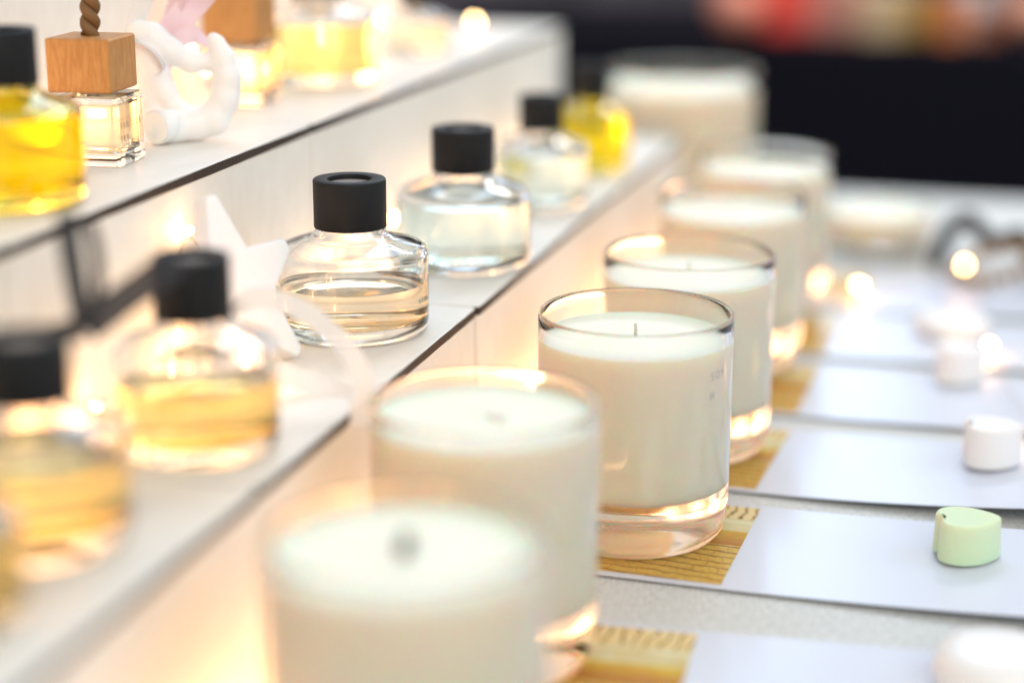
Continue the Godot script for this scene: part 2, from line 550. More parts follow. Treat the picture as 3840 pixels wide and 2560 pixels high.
# square glass bottle under a wooden cube
func cube_bottle(label: String, at: Vector3, turn: float, liquid: String, words: Array, with_cord: bool, sc := 1.0) -> Node3D:
	var t := thing("square_bottle", label, "bottle", at, turn, "square bottles with wooden cubes")
	t.scale = Vector3.ONE * sc
	var rr := func(e: float, r: float) -> PackedVector2Array:
		var p := PackedVector2Array()
		for q in 4:
			for k in 5:
				var a := PI / 2 * q + PI / 2 * k / 4.0
				p.append(Vector2(cos(PI / 2 * q + PI / 4) * sqrt(2) * (e - r), sin(PI / 2 * q + PI / 4) * sqrt(2) * (e - r)) + Vector2(cos(a), sin(a)) * r)
		return p
	var g := Mesher.new()
	var e := 0.0155
	g.prism(rr.call(e, 0.0022), [Vector2(0.0012, 0), Vector2(0.0003, 0.0005), Vector2(0, 0.0015), Vector2(0, 0.0300), Vector2(0.0004, 0.0311), Vector2(0.0014, 0.0315)])
	var cav := Mesher.new()
	cav.prism(rr.call(e - 0.003, 0.003), [Vector2(0.001, 0.0058), Vector2(0, 0.0068), Vector2(0, 0.0270), Vector2(0.001, 0.0280)])
	for i in cav.n.size(): cav.n[i] = -cav.n[i]
	for i in range(0, cav.ix.size(), 3):
		var s := cav.ix[i]
		cav.ix[i] = cav.ix[i + 1]
		cav.ix[i + 1] = s
	var m := ArrayMesh.new()
	g.onto(m, mat.glass)
	var gl := mesh_part("glass", m, t)
	part("liquid", cav, mat[liquid + "_wall"], t)
	var nk := Mesher.new()
	nk.lathe([Vector2(0.0085, 0.0316), Vector2(0.0085, 0.0338)], 32, 1.0)
	part("neck", nk, mat.ribbon_white, t)
	var c := Mesher.new()
	c.box(Vector3(-0.0172, 0.0332, -0.0152), Vector3(0.0132, 0.0572, 0.0152), 0.0008)
	var cap := part("wooden_cap", c, mat.wood, t)
	if with_cord:
		for s in 2:
			var pts := []
			for i in 40:
				var a := i * 0.42 + PI * s
				pts.append(Vector3(-0.002 + 0.0021 * cos(a) + i * 0.00006, 0.0568 + i * 0.00095, 0.0021 * sin(a)))
			var k := Mesher.new()
			k.tube(pts, [0.0026], 10)
			part("cord", k, mat.cord, cap)
	for w in words.size():
		var txt: String = words[w]
		letters(txt, gl, 0.0042, mat.letter, func(i): return Transform3D(Basis(Vector3.UP, PI / 2), Vector3(e + 0.0001, 0.0185 - w * 0.0062, 0.0122 - i * 0.0036)))
	return t

func candle(label: String, at: Vector3, turn: float, wick_kind: int, sc := Vector3.ONE, words := [], fill := 0.0) -> Node3D:
	var t := thing("glass_candle", label, "candle", at, turn, "white candles in glass tumblers")
	t.scale = sc
	var g := Mesher.new()
	g.lathe([Vector2(0, 0.0042), Vector2(0.012, 0.0040), Vector2(0.022, 0.0028), Vector2(0.0275, 0.0008), Vector2(0.0300, 0.0), Vector2(0.0325, 0.0004), Vector2(0.0353, 0.0018), Vector2(0.0376, 0.0045), Vector2(0.0390, 0.0085), Vector2(0.0397, 0.014), Vector2(0.0400, 0.024), Vector2(0.0400, 0.090), Vector2(0.0400, 0.0946), Vector2(0.0397, 0.0955), Vector2(0.0390, 0.0960), Vector2(0.0383, 0.0955), Vector2(0.0380, 0.0946), Vector2(0.0379, 0.090), Vector2(0.0377, 0.030), Vector2(0.0372, 0.0268), Vector2(0.0355, 0.0248), Vector2(0.0320, 0.0238), Vector2(0, 0.0232)], 128, 1.0)
	var gl := part("glass", g, mat.glass, t)
	var w := Mesher.new()
	w.lathe([Vector2(0, 0.0228), Vector2(0.0320, 0.0234), Vector2(0.0358, 0.0245), Vector2(0.0375, 0.0266), Vector2(0.0380, 0.030), Vector2(0.0382, 0.0852), Vector2(0.0380, 0.0856), Vector2(0.0374, 0.0855), Vector2(0.0362, 0.0851), Vector2(0.030, 0.0849), Vector2(0.012, 0.0850), Vector2(0.004, 0.0853), Vector2(0, 0.0855)], 96, 1.0)
	for i in w.v.size():
		if w.v[i].y > 0.06: w.v[i].y += fill
	part("wax", w, mat.wax, t)
	var k := Mesher.new()
	if wick_kind == 0:
		k.tube([Vector3(0, 0.0850, 0), Vector3(0.0001, 0.0875, 0), Vector3(-0.0001, 0.0905, 0.0002)], [0.0007, 0.0007, 0.0006], 8)
	elif wick_kind == 1:
		k.tube([Vector3(0, 0.0850, 0), Vector3(0.0012, 0.0862, 0.0002), Vector3(0.0045, 0.0868, 0.0010), Vector3(0.0085, 0.0862, 0.0018)], [0.0010, 0.0012, 0.0013, 0.0012], 8)
	else:
		k.tube([Vector3(0, 0.0850, 0), Vector3(0, 0.0880, 0), Vector3(0.0006, 0.0912, 0.0004)], [0.0024, 0.0022, 0.0019], 10)
	for i in k.v.size(): k.v[i].y += fill
	part("wick", k, [mat.wick, mat.soap, mat.burnt_wick][wick_kind], t)
	for i in words.size():
		var txt: String = words[i]
		letters(txt, gl, 0.0042, mat.faint_letter, func(j):
			var a := deg_to_rad(62.0 + j * 5.0)
			return Transform3D(Basis(Vector3.UP, a), Vector3(sin(a) * 0.04008, 0.076 - i * 0.008, cos(a) * 0.04008)))
	return t

func step_board(label: String, z_far: float, z_near: float, y: float, x_face: float, x_back: float, y_foot: float, skew := 0.0) -> void:
	var t := thing("display_step", label, "display step", Vector3((x_face + x_back) / 2, y_foot, (z_far + z_near) / 2), skew, "white painted display steps")
	var hw := (x_face - x_back) / 2
	var hl := (z_near - z_far) / 2 - 0.0006
	var h := y - y_foot
	var poly := PackedVector2Array()
	var r := 0.0024
	var ns := FastNoiseLite.new()
	ns.seed = int(absf(z_far) * 1000.0) + int(y * 500.0)
	ns.frequency = 60.0
	for q in 4:
		var cx := (hw - r) * (1 if q in [0, 3] else -1)
		var cz := (hl - r) * (1 if q in [0, 1] else -1)
		for k in 5:
			var a := PI / 2 * q + PI / 2 * k / 4.0
			poly.append(Vector2(cx + cos(a) * r, cz + sin(a) * r))
		if q == 1 or q == 3:                                   # long edges, not quite straight
			var sx := -1.0 if q == 1 else 1.0
			for k in range(1, 70):
				var z := lerpf(cz, -cz, k / 70.0)
				poly.append(Vector2(sx * (hw + 0.00022 * ns.get_noise_2d(z, sx)), z))
	var side := Mesher.new()
	side.prism(poly, [Vector2(0, h - 0.0042), Vector2(0, h - 0.0004)], false)
	var face := Mesher.new()
	face.prism(poly, [Vector2(0, h - 0.0004), Vector2(0.0004, h)], false)
	var lid := Geometry2D.triangulate_polygon(poly)
	for sgn in [1.0, -1.0]:
		var at := face.v.size()
		for p in poly:
			var ins := p - Vector2(signf(p.x) * 0.0004, 0.0004 * clampf(p.y / (hl - r), -1.0, 1.0) if absf(p.y) > hl - r else 0.0) * (1.0 if sgn > 0 else 0.0)
			face.vert(Vector3(ins.x, h if sgn > 0 else h - 0.0042, ins.y), Vector3(0, sgn, 0))
		for i in range(0, lid.size(), 3): face.tri(at + lid[i], at + lid[i + 1], at + lid[i + 2])
	var m := ArrayMesh.new()
	face.onto(m, mat.paint_top)
	side.onto(m, mat.burnt)
	mesh_part("top_board", m, t)
	var f := Mesher.new()
	f.box(Vector3(hw - 0.0036, 0.0, -hl + 0.0004), Vector3(hw - 0.0004, h - 0.0043, hl - 0.0004), 0.0004)
	part("front_board", f, mat.paint, t)
	for s in [-1.0, 1.0]:
		var e := Mesher.new()
		e.box(Vector3(-hw + 0.0006, 0.0, s * (hl - 0.0022) - 0.0015), Vector3(hw - 0.0040, h - 0.0043, s * (hl - 0.0022) + 0.0015), 0.0004)
		part("end_board", e, mat.paint, t)

func card(label: String, at: Vector3, turn: float, print_kind: int, curl: float, length := 0.30, wide := 0.095) -> void:
	# lies along x with the print at its left end; the right end lifts by curl
	var t := thing("paper_card", label, "card", at, turn, "paper cards under the candles")
	var grid := func(x0: float, x1: float, z0: float, z1: float, y: float, thick: float) -> Mesher:
		var g := Mesher.new()
		var nx := 24
		var up := func(x: float, z: float) -> float: return y + curl * pow(clampf((x - 0.03) / 0.20, 0.0, 1.5), 2.0) * (0.6 + 0.4 * (z / wide + 0.5))
		var prev := []
		for i in nx + 1:
			var x := lerpf(x0, x1, float(i) / nx)
			var row := []
			for z in [z0, z1]:
				var nn := Vector3(up.call(x - 0.002, z) - up.call(x + 0.002, z), 0.004, 0).normalized()
				var uv := Vector2(float(i) / nx, (z - z0) / (z1 - z0))
				row.append(g.vert(Vector3(x, up.call(x, z), z), nn, uv))
				row.append(g.vert(Vector3(x, up.call(x, z) - thick, z), -nn, uv))
				var s := Vector3(0, 0, signf(z - (z0 + z1) / 2))
				row.append(g.vert(Vector3(x, up.call(x, z), z), s))
				row.append(g.vert(Vector3(x, up.call(x, z) - thick, z), s))
			if prev:
				for e in [[0, 4], [1, 5], [2, 3], [6, 7]]:
					g.quad(prev[e[0]], prev[e[1]], row[e[1]], row[e[0]])
			prev = row
		return g
	part("sheet", grid.call(-0.055, length - 0.055, -wide / 2, wide / 2, 0.0006, 0.0004), mat.card, t)
	part("printed_photo", grid.call(-0.0515, 0.047, -wide / 2 + 0.0035, wide / 2 - 0.0035, 0.00072, 0.00005), mat["print%d" % print_kind], t)

func heart_outline(r: float) -> PackedVector2Array:
	var ctl := [[0.0, 1.10], [20.0, 1.00], [45.0, 0.90], [80.0, 0.93], [112.0, 1.01], [138.0, 1.03], [158.0, 0.95], [171.0, 0.83], [180.0, 0.76]]
	var p := PackedVector2Array()
	for i in 60:
		var d := 180.0 - absf(180.0 - i * 6.0)
		var q := 1.0
		for k in ctl.size() - 1:
			if d >= ctl[k][0] and d <= ctl[k + 1][0]:
				q = cubic_interpolate(ctl[k][1], ctl[k + 1][1], ctl[maxi(k - 1, 0)][1], ctl[mini(k + 2, ctl.size() - 1)][1], (d - ctl[k][0]) / (ctl[k + 1][0] - ctl[k][0]))
		var a := deg_to_rad(i * 6.0)
		p.append(Vector2(sin(a), cos(a)) * r * q)
	return p

func wax_heart(label: String, at: Vector3, turn: float, r: float, h: float, material: Material) -> void:
	var t := thing("wax_heart", label, "wax melt", at, turn, "small hearts on the cards")
	var g := Mesher.new()
	g.prism(heart_outline(r), [Vector2(0.0003, 0), Vector2(0, 0.0006), Vector2(0.0004, h * 0.5), Vector2(0.0006, h - 0.0016), Vector2(0.0009, h - 0.0007), Vector2(0.0014, h - 0.0002), Vector2(0.0020, h)])
	part("body", g, material, t)

func pebble(label: String, at: Vector3, r: float, h: float) -> void:
	var t := thing("round_soap", label, "soap", at, 0.0, "round white soaps")
	var g := Mesher.new()
	g.lathe([Vector2(0, 0), Vector2(r * 0.9, 0), Vector2(r * 0.97, h * 0.12), Vector2(r, h * 0.35), Vector2(r * 0.97, h * 0.6), Vector2(r * 0.86, h * 0.84), Vector2(r * 0.6, h * 0.97), Vector2(0, h)], 48, 1.0, 70.0)
	part("body", g, mat.soap, t)

func smooth(pts: Array, count := 40) -> Array:
	var c := Curve3D.new()
	for i in pts.size():
		var d: Vector3 = (pts[mini(i + 1, pts.size() - 1)] - pts[maxi(i - 1, 0)]) / 6.0
		c.add_point(pts[i], -d, d)
	var out := []
	for i in count: out.append(c.sample_baked(c.get_baked_length() * i / (count - 1), true))
	return out

func ribbon(called: String, label: String, strands: Array, width: float, material: Material, at: Vector3) -> void:
	var t := thing(called, label, "ribbon", at)
	for s in strands:
		var g := Mesher.new()
		g.band(smooth(s[0].map(func(p): return p - at)), [s[1]], s[2] if s.size() > 2 else width)
		part("strand", g, material, t)

func area(called: String, at: Vector3, toward: Vector3, size: Vector2, color: Color, energy: float) -> void:
	var l := AreaLight3D.new()
	l.name = called
	add_child(l)
	l.look_at_from_position(at, toward, Vector3(0.01, 0, 1))
	l.area_size = size
	l.light_color = color
	l.light_energy = energy
	l.area_range = 12.0
	l.area_attenuation = 2.0
	l.shadow_enabled = true

# ---------------------------------------------------------------- the scene
func _ready() -> void:
	var cam := Camera3D.new()
	cam.name = "camera"
	add_child(cam)
	cam.transform = Transform3D(Basis(Vector3(0.962753, 0.0, -0.270382), Vector3(-0.072213, 0.963676, -0.257128), Vector3(0.260561, 0.267076, 0.927782)), Vector3(0.146295, 0.283692, 0.707887))
	cam.fov = 21.15
	cam.near = 0.05
	cam.far = 60.0
	var at := CameraAttributesPhysical.new()
	at.frustum_focal_length = 64.28
	at.frustum_focus_distance = 0.755
	at.exposure_aperture = 2.2
	at.frustum_near = 0.05
	at.frustum_far = 60.0
	cam.attributes = at
	cam.current = true

	var env := Environment.new()
	env.background_mode = Environment.BG_COLOR
	env.background_color = Color(0.81, 0.81, 0.79)
	env.tonemap_mode = Environment.TONE_MAPPER_LINEAR
	env.tonemap_exposure = 0.96
	env.sdfgi_enabled = true
	env.ssao_enabled = true
	env.ssil_enabled = true
	var we := WorldEnvironment.new()
	we.name = "surroundings"
	we.environment = env
	add_child(we)

	area("hall_light_behind", Vector3(-0.5, 1.9, -1.5), Vector3(0, 0, 0), Vector2(1.2, 1.2), Color(0.72, 0.86, 1.0), 2.1)
	area("hall_light_stall", Vector3(0.2, 1.7, -2.0), Vector3(0, 0, -2.7), Vector2(0.8, 0.5), Color(1.0, 0.95, 0.9), 5.0)
	area("hall_light_front", Vector3(0.9, 1.5, 1.9), Vector3(0, 0.05, 0), Vector2(1.8, 1.2), Color(1.0, 0.96, 0.89), 3.2)
	area("hall_light_right", Vector3(1.9, 1.4, -0.1), Vector3(0, 0.05, 0), Vector2(1.2, 1.6), Color(0.78, 0.89, 1.0), 1.3)
	area("hall_window_left", Vector3(-0.35, 1.25, -3.7), Vector3(0, 0.2, 0), Vector2(0.30, 1.1), Color(0.74, 0.86, 1.0), 0.3)
	area("hall_window_right", Vector3(0.95, 1.30, -3.7), Vector3(0, 0.2, 0), Vector2(0.35, 1.2), Color(0.86, 0.86, 1.0), 0.3)

	make_materials()
	setting()
	steps()
	bottles()
	candles_and_cards()
	ornaments()
	lights_on_strings()
	far_stall()

func setting() -> void:
	var top := Mesher.new()
	top.box(Vector3(-0.75, -0.03, -0.80), Vector3(0.42, -0.002, 0.75), 0.002)
	var tb := thing("stall_table", "table under the pale linen cloth", "table", Vector3(0, -0.75, 0))
	var tt := part("table_top", top, mat.dark_floor, tb)
	tt.position.y = 0.75
	for x in [-0.68, 0.35]:
		for z in [-0.72, 0.68]:
			var l := Mesher.new()
			l.box(Vector3(x - 0.025, 0, z - 0.025), Vector3(x + 0.025, 0.72, z + 0.025), 0.002)
			part("leg", l, mat.dark_floor, tb)
	# linen cloth: top with small undulations, hanging over the far and right edges
	var c := Mesher.new()
	var ns := FastNoiseLite.new()
	ns.seed = 4
	ns.frequency = 9.0
	var nx := 60
	var nz := 90
	var idx := []
	for i in nz + 1:
		for j in nx + 1:
			var x := lerpf(-0.76, 0.425, float(j) / nx)
			var z := lerpf(-0.805, 0.76, float(i) / nz)
			idx.append(c.vert(Vector3(x, -0.0012 + 0.0006 * ns.get_noise_2d(x, z), z), Vector3.UP, Vector2(x, z)))
	for i in nz:
		for j in nx:
			c.quad(idx[i * (nx + 1) + j], idx[i * (nx + 1) + j + 1], idx[(i + 1) * (nx + 1) + j + 1], idx[(i + 1) * (nx + 1) + j])
	var hang := []
	for j in nx + 1:
		var x := lerpf(-0.76, 0.425, float(j) / nx)
		hang.append([c.vert(Vector3(x, -0.0012 + 0.0006 * ns.get_noise_2d(x, -0.805), -0.805), Vector3(0, 0.7, -0.7)), c.vert(Vector3(x, -0.26, -0.812 - 0.008 * sin(x * 30.0)), Vector3(0, 0, -1))])
	for j in nx: c.quad(hang[j][0], hang[j + 1][0], hang[j + 1][1], hang[j][1])
	var cl := part("tablecloth", c, mat.cloth)
	tag(cl, "pale grey linen cloth spread over the table beneath the cards", "tablecloth")
	var f := Mesher.new()
	f.box(Vector3(-4, -0.80, -5), Vector3(4, -0.751, 2), 0.0)
	structure("floor", f, mat.dark_floor)

func steps() -> void:
	step_board("lower white step nearest the viewer, under the yellowish bottles", 0.20, 0.46, H1, X1, X2, 0.0)
	step_board("lower white step under the sharp round bottle, white ribbon over its edge", -0.0397, 0.20, H1, X1, X2, 0.0)
	step_board("lower white step under the clear bottles behind the sharp one", -0.30, -0.0397, H1, X1, X2, 0.0, 0.006)
	step_board("lower white step at the far end, under the small yellow bottle", -0.53, -0.30, H1, X1, X2, 0.0)
	step_board("upper white step at the left edge, under the big yellow bottle", 0.19, 0.46, H2, X2, X3, 0.0)
	step_board("upper white step under the square bottle and the white wax wreath", -0.081, 0.19, H2, X2, X3, 0.0)
	step_board("upper white step under the brightly glowing round bottle", -0.2586, -0.081, H2, X2, X3, 0.0)
	step_board("upper white step running out at the far end", -0.56, -0.2586, H2, X2, X3, 0.0)
	step_board("tallest white step behind the square bottle with the brown cord", -0.06, 0.40, H3, X3, X3 - 0.09, 0.0)
	step_board("tallest white step behind the glowing bottle", -0.56, -0.06, H3, X3, X3 - 0.09, 0.0)

func bottles() -> void:
	var b := bottle("sharp round bottle of pale scent with black ring cap, middle of lower step", Vector3(-0.119, H1, 0.011), 1.0, 1.0, "pale", 0.0217)
	for l in [["stra", 0.0160], ["Gr", 0.0117], ["va", 0.0074]]:
		var txt: String = l[0]
		var y: float = l[1]
		letters(txt, b.get_node("glass"), 0.0024, mat.letter, func(i):
			var a := deg_to_rad(80.0 + i * 4.2)
			return Transform3D(Basis(Vector3.UP, a), Vector3(sin(a) * 0.03228, y, cos(a) * 0.03228)))
	bottle("blurred bottle of warm glowing scent in front of the white star", Vector3(-0.116, H1, 0.168), 0.86, 1.03, "honey", 0.0240)
	bottle("very blurred yellowish bottle at the left edge, black ribbon bow over its cap", Vector3(-0.1261, H1, 0.2584), 0.88, 0.96, "honey", 0.0260)
	bottle("blurred yellowish bottle cut by the lower left corner", Vector3(-0.1216, H1, 0.3171), 0.72, 0.80, "honey", 0.0300)
	bottle("clear bottle with black cap just behind the sharp one", Vector3(-0.1104, H1, -0.1194), 1.0, 1.03, "water", 0.0310)
	bottle("second clear bottle behind the sharp one, next to the yellow bottle", Vector3(-0.1118, H1, -0.271), 0.82, 0.96, "water", 0.0310)
	bottle("small bright yellow bottle at the far end of the lower step", Vector3(-0.112, H1, -0.394), 0.74, 1.0, "amber", 0.0338, "yellow_glass")
	bottle("big bright yellow bottle cut by the left edge, upper step", Vector3(-0.2082, H2, 0.124), 0.86, 0.98, "amber", 0.0338, "yellow_glass")
	bottle("round bottle glowing bright white and gold on the upper step", Vector3(-0.2245, H2, -0.225), 0.98, 1.04, "honey", 0.0310)
	bottle("small blurred clear bottle at the far end of the upper step", Vector3(-0.2184, H2, -0.372), 0.62, 0.62, "pale", 0.0310)
	cube_bottle("square bottle with wooden cube cap and brown twisted cord", Vector3(-0.2180, H2, 0.0360), deg_to_rad(4.5), "pale", ["VANILLA", "SKY"], true, 0.90)
	cube_bottle("square bottle with wooden cube cap behind the white wax wreath", Vector3(-0.2316, H2, -0.141), deg_to_rad(4.0), "peach", [], false, 0.94)

func candles_and_cards() -> void:
	card("nearest white card, cut by the lower frame edge", Vector3(0.0, 0, 0.140), 0.05, 1, 0.004)
	card("white card carrying the green heart, woven basket photo at its left end", Vector3(0.0, 0, 0.0005), -0.035, 0, 0.009)
	card("white card carrying the sharp white heart", Vector3(-0.002, 0, -0.112), -0.055, 1, 0.015)
	card("white card carrying the second white heart", Vector3(0.0, 0, -0.228), -0.02, 2, 0.005)
	card("white card carrying the flat round soap", Vector3(0.002, 0, -0.342), -0.02, 1, 0.003)
	card("farthest white card, beyond the flat round soap", Vector3(0.010, 0, -0.452), 0.02, 2, 0.003)
	candle("nearest blurred white candle with dark wick, cut by the lower frame edge", Vector3(-0.011, 0.001, 0.258), 0.0, 2, Vector3.ONE, [], 0.004)
	candle("blurred white candle between the nearest one and the sharp one", Vector3(-0.025, 0.001, 0.133), 0.0, 1, Vector3.ONE, [], 0.004)
	candle("sharp white candle with upright wick in clear glass tumbler", Vector3(0.0, 0.001, 0.0), 0.0, 0, Vector3.ONE, ["SOY", "H"])
	candle("white candle right behind the sharp one", Vector3(0.001, 0.001, -0.115), 0.4, 0)
	candle("second white candle behind the sharp one", Vector3(-0.003, 0.001, -0.268), 0.0, 0)
	candle("third white candle behind the sharp one, against the black stall", Vector3(-0.004, 0.001, -0.400), 0.0, 0)
	candle("large wide white candle at the far end behind the yellow bottle", Vector3(-0.092, 0.0, -0.595), 0.0, 0, Vector3(1.36, 1.27, 1.36))
	candle("low white candle in a shallow glass on the far right", Vector3(0.052, 0.0, -0.585), 0.0, 0, Vector3(0.95, 0.32, 0.95))
	wax_heart("pale green wax heart on a white card", Vector3(0.136, 0.0038, -0.004), deg_to_rad(105.0), 0.0134, 0.0165, mat.green_wax)
	wax_heart("sharp white wax heart on the card behind the green one", Vector3(0.1425, 0.0062, -0.117), deg_to_rad(100.0), 0.0134, 0.0185, mat.soap)
	wax_heart("white wax heart on the second card behind the green one", Vector3(0.122, 0.0022, -0.262), deg_to_rad(95.0), 0.0132, 0.0185, mat.soap)
	pebble("flat round white soap on a far card", Vector3(0.115, 0.0014, -0.362), 0.0225, 0.012)
	pebble("blurred round white soap at the lower right corner", Vector3(0.152, 0.0022, 0.112), 0.0225, 0.016)

func ornaments() -> void:
	# wax wreath: a thick crescent closed by two slimmer arms
	var o := Vector3(-0.205, H2, -0.025)
	var t := thing("wax_wreath", "white wax wreath ornament leaning beside the square bottle", "ornament", o)
	var g := Mesher.new()
	var px := func(x: float, y: float, d: float) -> Vector3:   # metres right and up in the wreath's own plane, d towards the viewer
		return Vector3(x * 0.963 + d * 0.26, y, -x * 0.27 + d * 0.93)
	var q := [[-0.0124, 0.0062, 0.011], [-0.0081, 0.0070, 0.007], [0.0009, 0.0072, 0.002], [0.0088, 0.0096, 0.0], [0.0142, 0.0182, -0.001], [0.0153, 0.0271, -0.002], [0.0137, 0.0353, -0.003], [0.0108, 0.0418, -0.004], [0.0092, 0.0443, -0.004]]
	var rad := [0.0058, 0.0067, 0.0068, 0.0067, 0.0061, 0.0058, 0.0049, 0.0033, 0.0022]
	var bones := []
	for i in q.size() - 1:
		bones.append([px.call(q[i][0], q[i][1], q[i][2]), px.call(q[i + 1][0], q[i + 1][1], q[i + 1][2]), rad[i], rad[i + 1]])
	var arms := [[[0.0110, 0.0337, -0.004, 0.0035], [-0.0006, 0.0337, -0.002, 0.0041], [-0.0085, 0.0385, -0.001, 0.0054], [-0.0164, 0.0447, -0.001, 0.0058], [-0.0227, 0.0479, -0.002, 0.0047]],
		[[-0.0061, 0.0133, 0.002, 0.0036], [-0.0124, 0.0214, 0.001, 0.0052], [-0.0164, 0.0296, 0.0, 0.0066], [-0.0187, 0.0369, 0.0, 0.0063], [-0.0207, 0.0443, -0.001, 0.0047]],
		[[-0.0061, 0.0133, 0.002, 0.0036], [-0.0020, 0.0080, 0.002, 0.0044]],
		[[-0.0172, 0.0288, 0.0, 0.0055], [-0.0191, 0.0182, 0.001, 0.0049], [-0.0172, 0.0108, 0.003, 0.0042], [-0.0124, 0.0068, 0.005, 0.0042]]]
	for a in arms:
		for i in a.size() - 1:
			bones.append([px.call(a[i][0], a[i][1], a[i][2]), px.call(a[i + 1][0], a[i + 1][1], a[i + 1][2]), a[i][3], a[i + 1][3]])
	g.blob(bones, 0.0009, 0.003)
	part("wreath", g, mat.plaster, t)
	var e := Mesher.new()
	e.tube([px.call(-0.0065, 0.0080, 0.004), px.call(-0.0125, 0.0078, 0.013), px.call(-0.0140, 0.0077, 0.0155), px.call(-0.0143, 0.0077, 0.0160)], [0.0066, 0.0075, 0.0076, 0.0070], 28)
	part("cut_end", e, mat.plaster, t)
	ribbon("white_ribbon", "white grosgrain ribbon standing up behind the square bottle", [[[Vector3(-0.232, 0.192, -0.020), Vector3(-0.230, 0.204, -0.024), Vector3(-0.226, 0.217, -0.026), Vector3(-0.224, 0.226, -0.024)], Vector3(0.9, 0.25, -0.25)], [[Vector3(-0.232, 0.192, -0.020), Vector3(-0.226, 0.198, -0.012), Vector3(-0.216, 0.194, -0.012), Vector3(-0.214, 0.186, -0.016), Vector3(-0.222, 0.182, -0.018), Vector3(-0.230, 0.188, -0.020)], Vector3(0.25, 0.1, 0.95), 0.006]], 0.0075, mat.ribbon_white, Vector3(-0.232, 0.185, -0.020))
	ribbon("pink_ribbon", "pink satin ribbon rising above the wax wreath", [
		[[Vector3(-0.224, 0.191, -0.034), Vector3(-0.217, 0.203, -0.036), Vector3(-0.209, 0.213, -0.042), Vector3(-0.198, 0.226, -0.042), Vector3(-0.190, 0.242, -0.046)], Vector3(0.8, -0.5, -0.3), 0.012],
		[[Vector3(-0.224, 0.191, -0.034), Vector3(-0.221, 0.205, -0.040), Vector3(-0.214, 0.220, -0.038), Vector3(-0.210, 0.238, -0.044)], Vector3(0.9, -0.2, 0.35), 0.009],
		[[Vector3(-0.224, 0.191, -0.034), Vector3(-0.215, 0.196, -0.030), Vector3(-0.207, 0.199, -0.034), Vector3(-0.203, 0.195, -0.038)], Vector3(0.5, -0.8, 0.2), 0.008]], 0.011, mat.ribbon_pink, Vector3(-0.224, 0.190, -0.032))
	# star
	var s := thing("plaster_star", "white plaster star standing between the blurred bottle and the sharp bottle", "ornament", Vector3(-0.1416, H1, 0.0780))
	var sp := PackedVector2Array()
	for i in 10:
		var a := -PI / 2 + TAU * i / 10.0
		if i % 2:
			sp.append(Vector2(cos(a), sin(a)) * 0.0185)
		else:
			for k in [-1.0, -0.45, 0.45, 1.0]:
				sp.append(Vector2(cos(a), sin(a)) * (0.0385 - 0.0012 * absf(k)) + Vector2(-sin(a), cos(a)) * 0.0030 * k)
	var sm := Mesher.new()
	sm.prism(sp, [Vector2(0.0012, -0.004), Vector2(0.0004, -0.0036), Vector2(0, -0.0026), Vector2(0, 0.0026), Vector2(0.0004, 0.0036), Vector2(0.0012, 0.004)], true, true, false)
	var so := part("body", sm, mat.plaster, s)
	var su := Vector3(0.233, -0.012, -0.972).normalized()
	var sv := Vector3(0.336, -0.937, 0.094).normalized()
	so.transform = Transform3D(Basis(su, sv.cross(su), sv).orthonormalized(), Vector3(0.0, 0.0310, 0.0))
	# ribbons
	ribbon("satin_ribbon", "white satin ribbon curling across the sharp bottle's foot and over the edge", [[[Vector3(-0.131, 0.1080, 0.118), Vector3(-0.1228, 0.1194, 0.1164), Vector3(-0.1139, 0.1222, 0.1141), Vector3(-0.0984, 0.1168, 0.1113), Vector3(-0.0840, 0.1050, 0.1112), Vector3(-0.0765, 0.0930, 0.1129), Vector3(-0.0772, 0.0850, 0.1169), Vector3(-0.0770, 0.0780, 0.1190)], Vector3(0.65, 0.72, -0.25)], [[Vector3(-0.131, 0.1080, 0.118), Vector3(-0.122, 0.0980, 0.112), Vector3(-0.108, 0.0900, 0.104), Vector3(-0.095, 0.0850, 0.100), Vector3(-0.086, 0.0842, 0.102)], Vector3(0.55, 0.75, -0.3)]], 0.0075, mat.ribbon_sheer, Vector3(-0.131, 0.1080, 0.118))
	var kn := Vector3(-0.1270, 0.1370, 0.2210)
	ribbon("black_ribbon", "black ribbon bow tied over the very blurred bottle at the left", [
		[[kn, Vector3(-0.1300, 0.150, 0.2190), Vector3(-0.1325, 0.162, 0.2170), Vector3(-0.1340, 0.172, 0.2150)], Vector3(0.9, 0.0, -0.3), 0.007],
		[[kn, Vector3(-0.1235, 0.147, 0.2180), Vector3(-0.1240, 0.160, 0.2160), Vector3(-0.1275, 0.170, 0.2140)], Vector3(0.9, 0.1, -0.3), 0.004],
		[[kn, Vector3(-0.1190, 0.1440, 0.2150), Vector3(-0.1090, 0.1520, 0.2080), Vector3(-0.1030, 0.1560, 0.2030)], Vector3(-0.3, 0.95, 0.0), 0.010],
		[[kn, Vector3(-0.1330, 0.1370, 0.2260), Vector3(-0.1400, 0.1330, 0.2320), Vector3(-0.1460, 0.1290, 0.2400)], Vector3(-0.1, 0.95, 0.2), 0.007]], 0.007, mat.organza, kn)
	# bead bracelet and black cord on the far right
	var br := thing("bead_bracelet", "gold bead bracelet on the far right of the cloth", "bracelet", Vector3(0.137, 0.0, -0.500))
	for i in 19:
		var a := TAU * i / 19.0
		var bd := Mesher.new()
		var r := 0.0044
		bd.lathe([Vector2(0, -r), Vector2(r * 0.7, -r * 0.7), Vector2(r, 0), Vector2(r * 0.7, r * 0.7), Vector2(0, r)], 10, 1.0, 80.0)
		var bo := part("bead", bd, mat.gold, br)
		bo.position = Vector3(cos(a) * 0.026, 0.0044 + 0.009 * (1.0 + sin(a + 2.2)), sin(a) * 0.021)
	var cb := thing("looped_cable", "black cable looping above the gold beads", "cable", Vector3(0.100, 0.0, -0.535))
	var cm := Mesher.new()
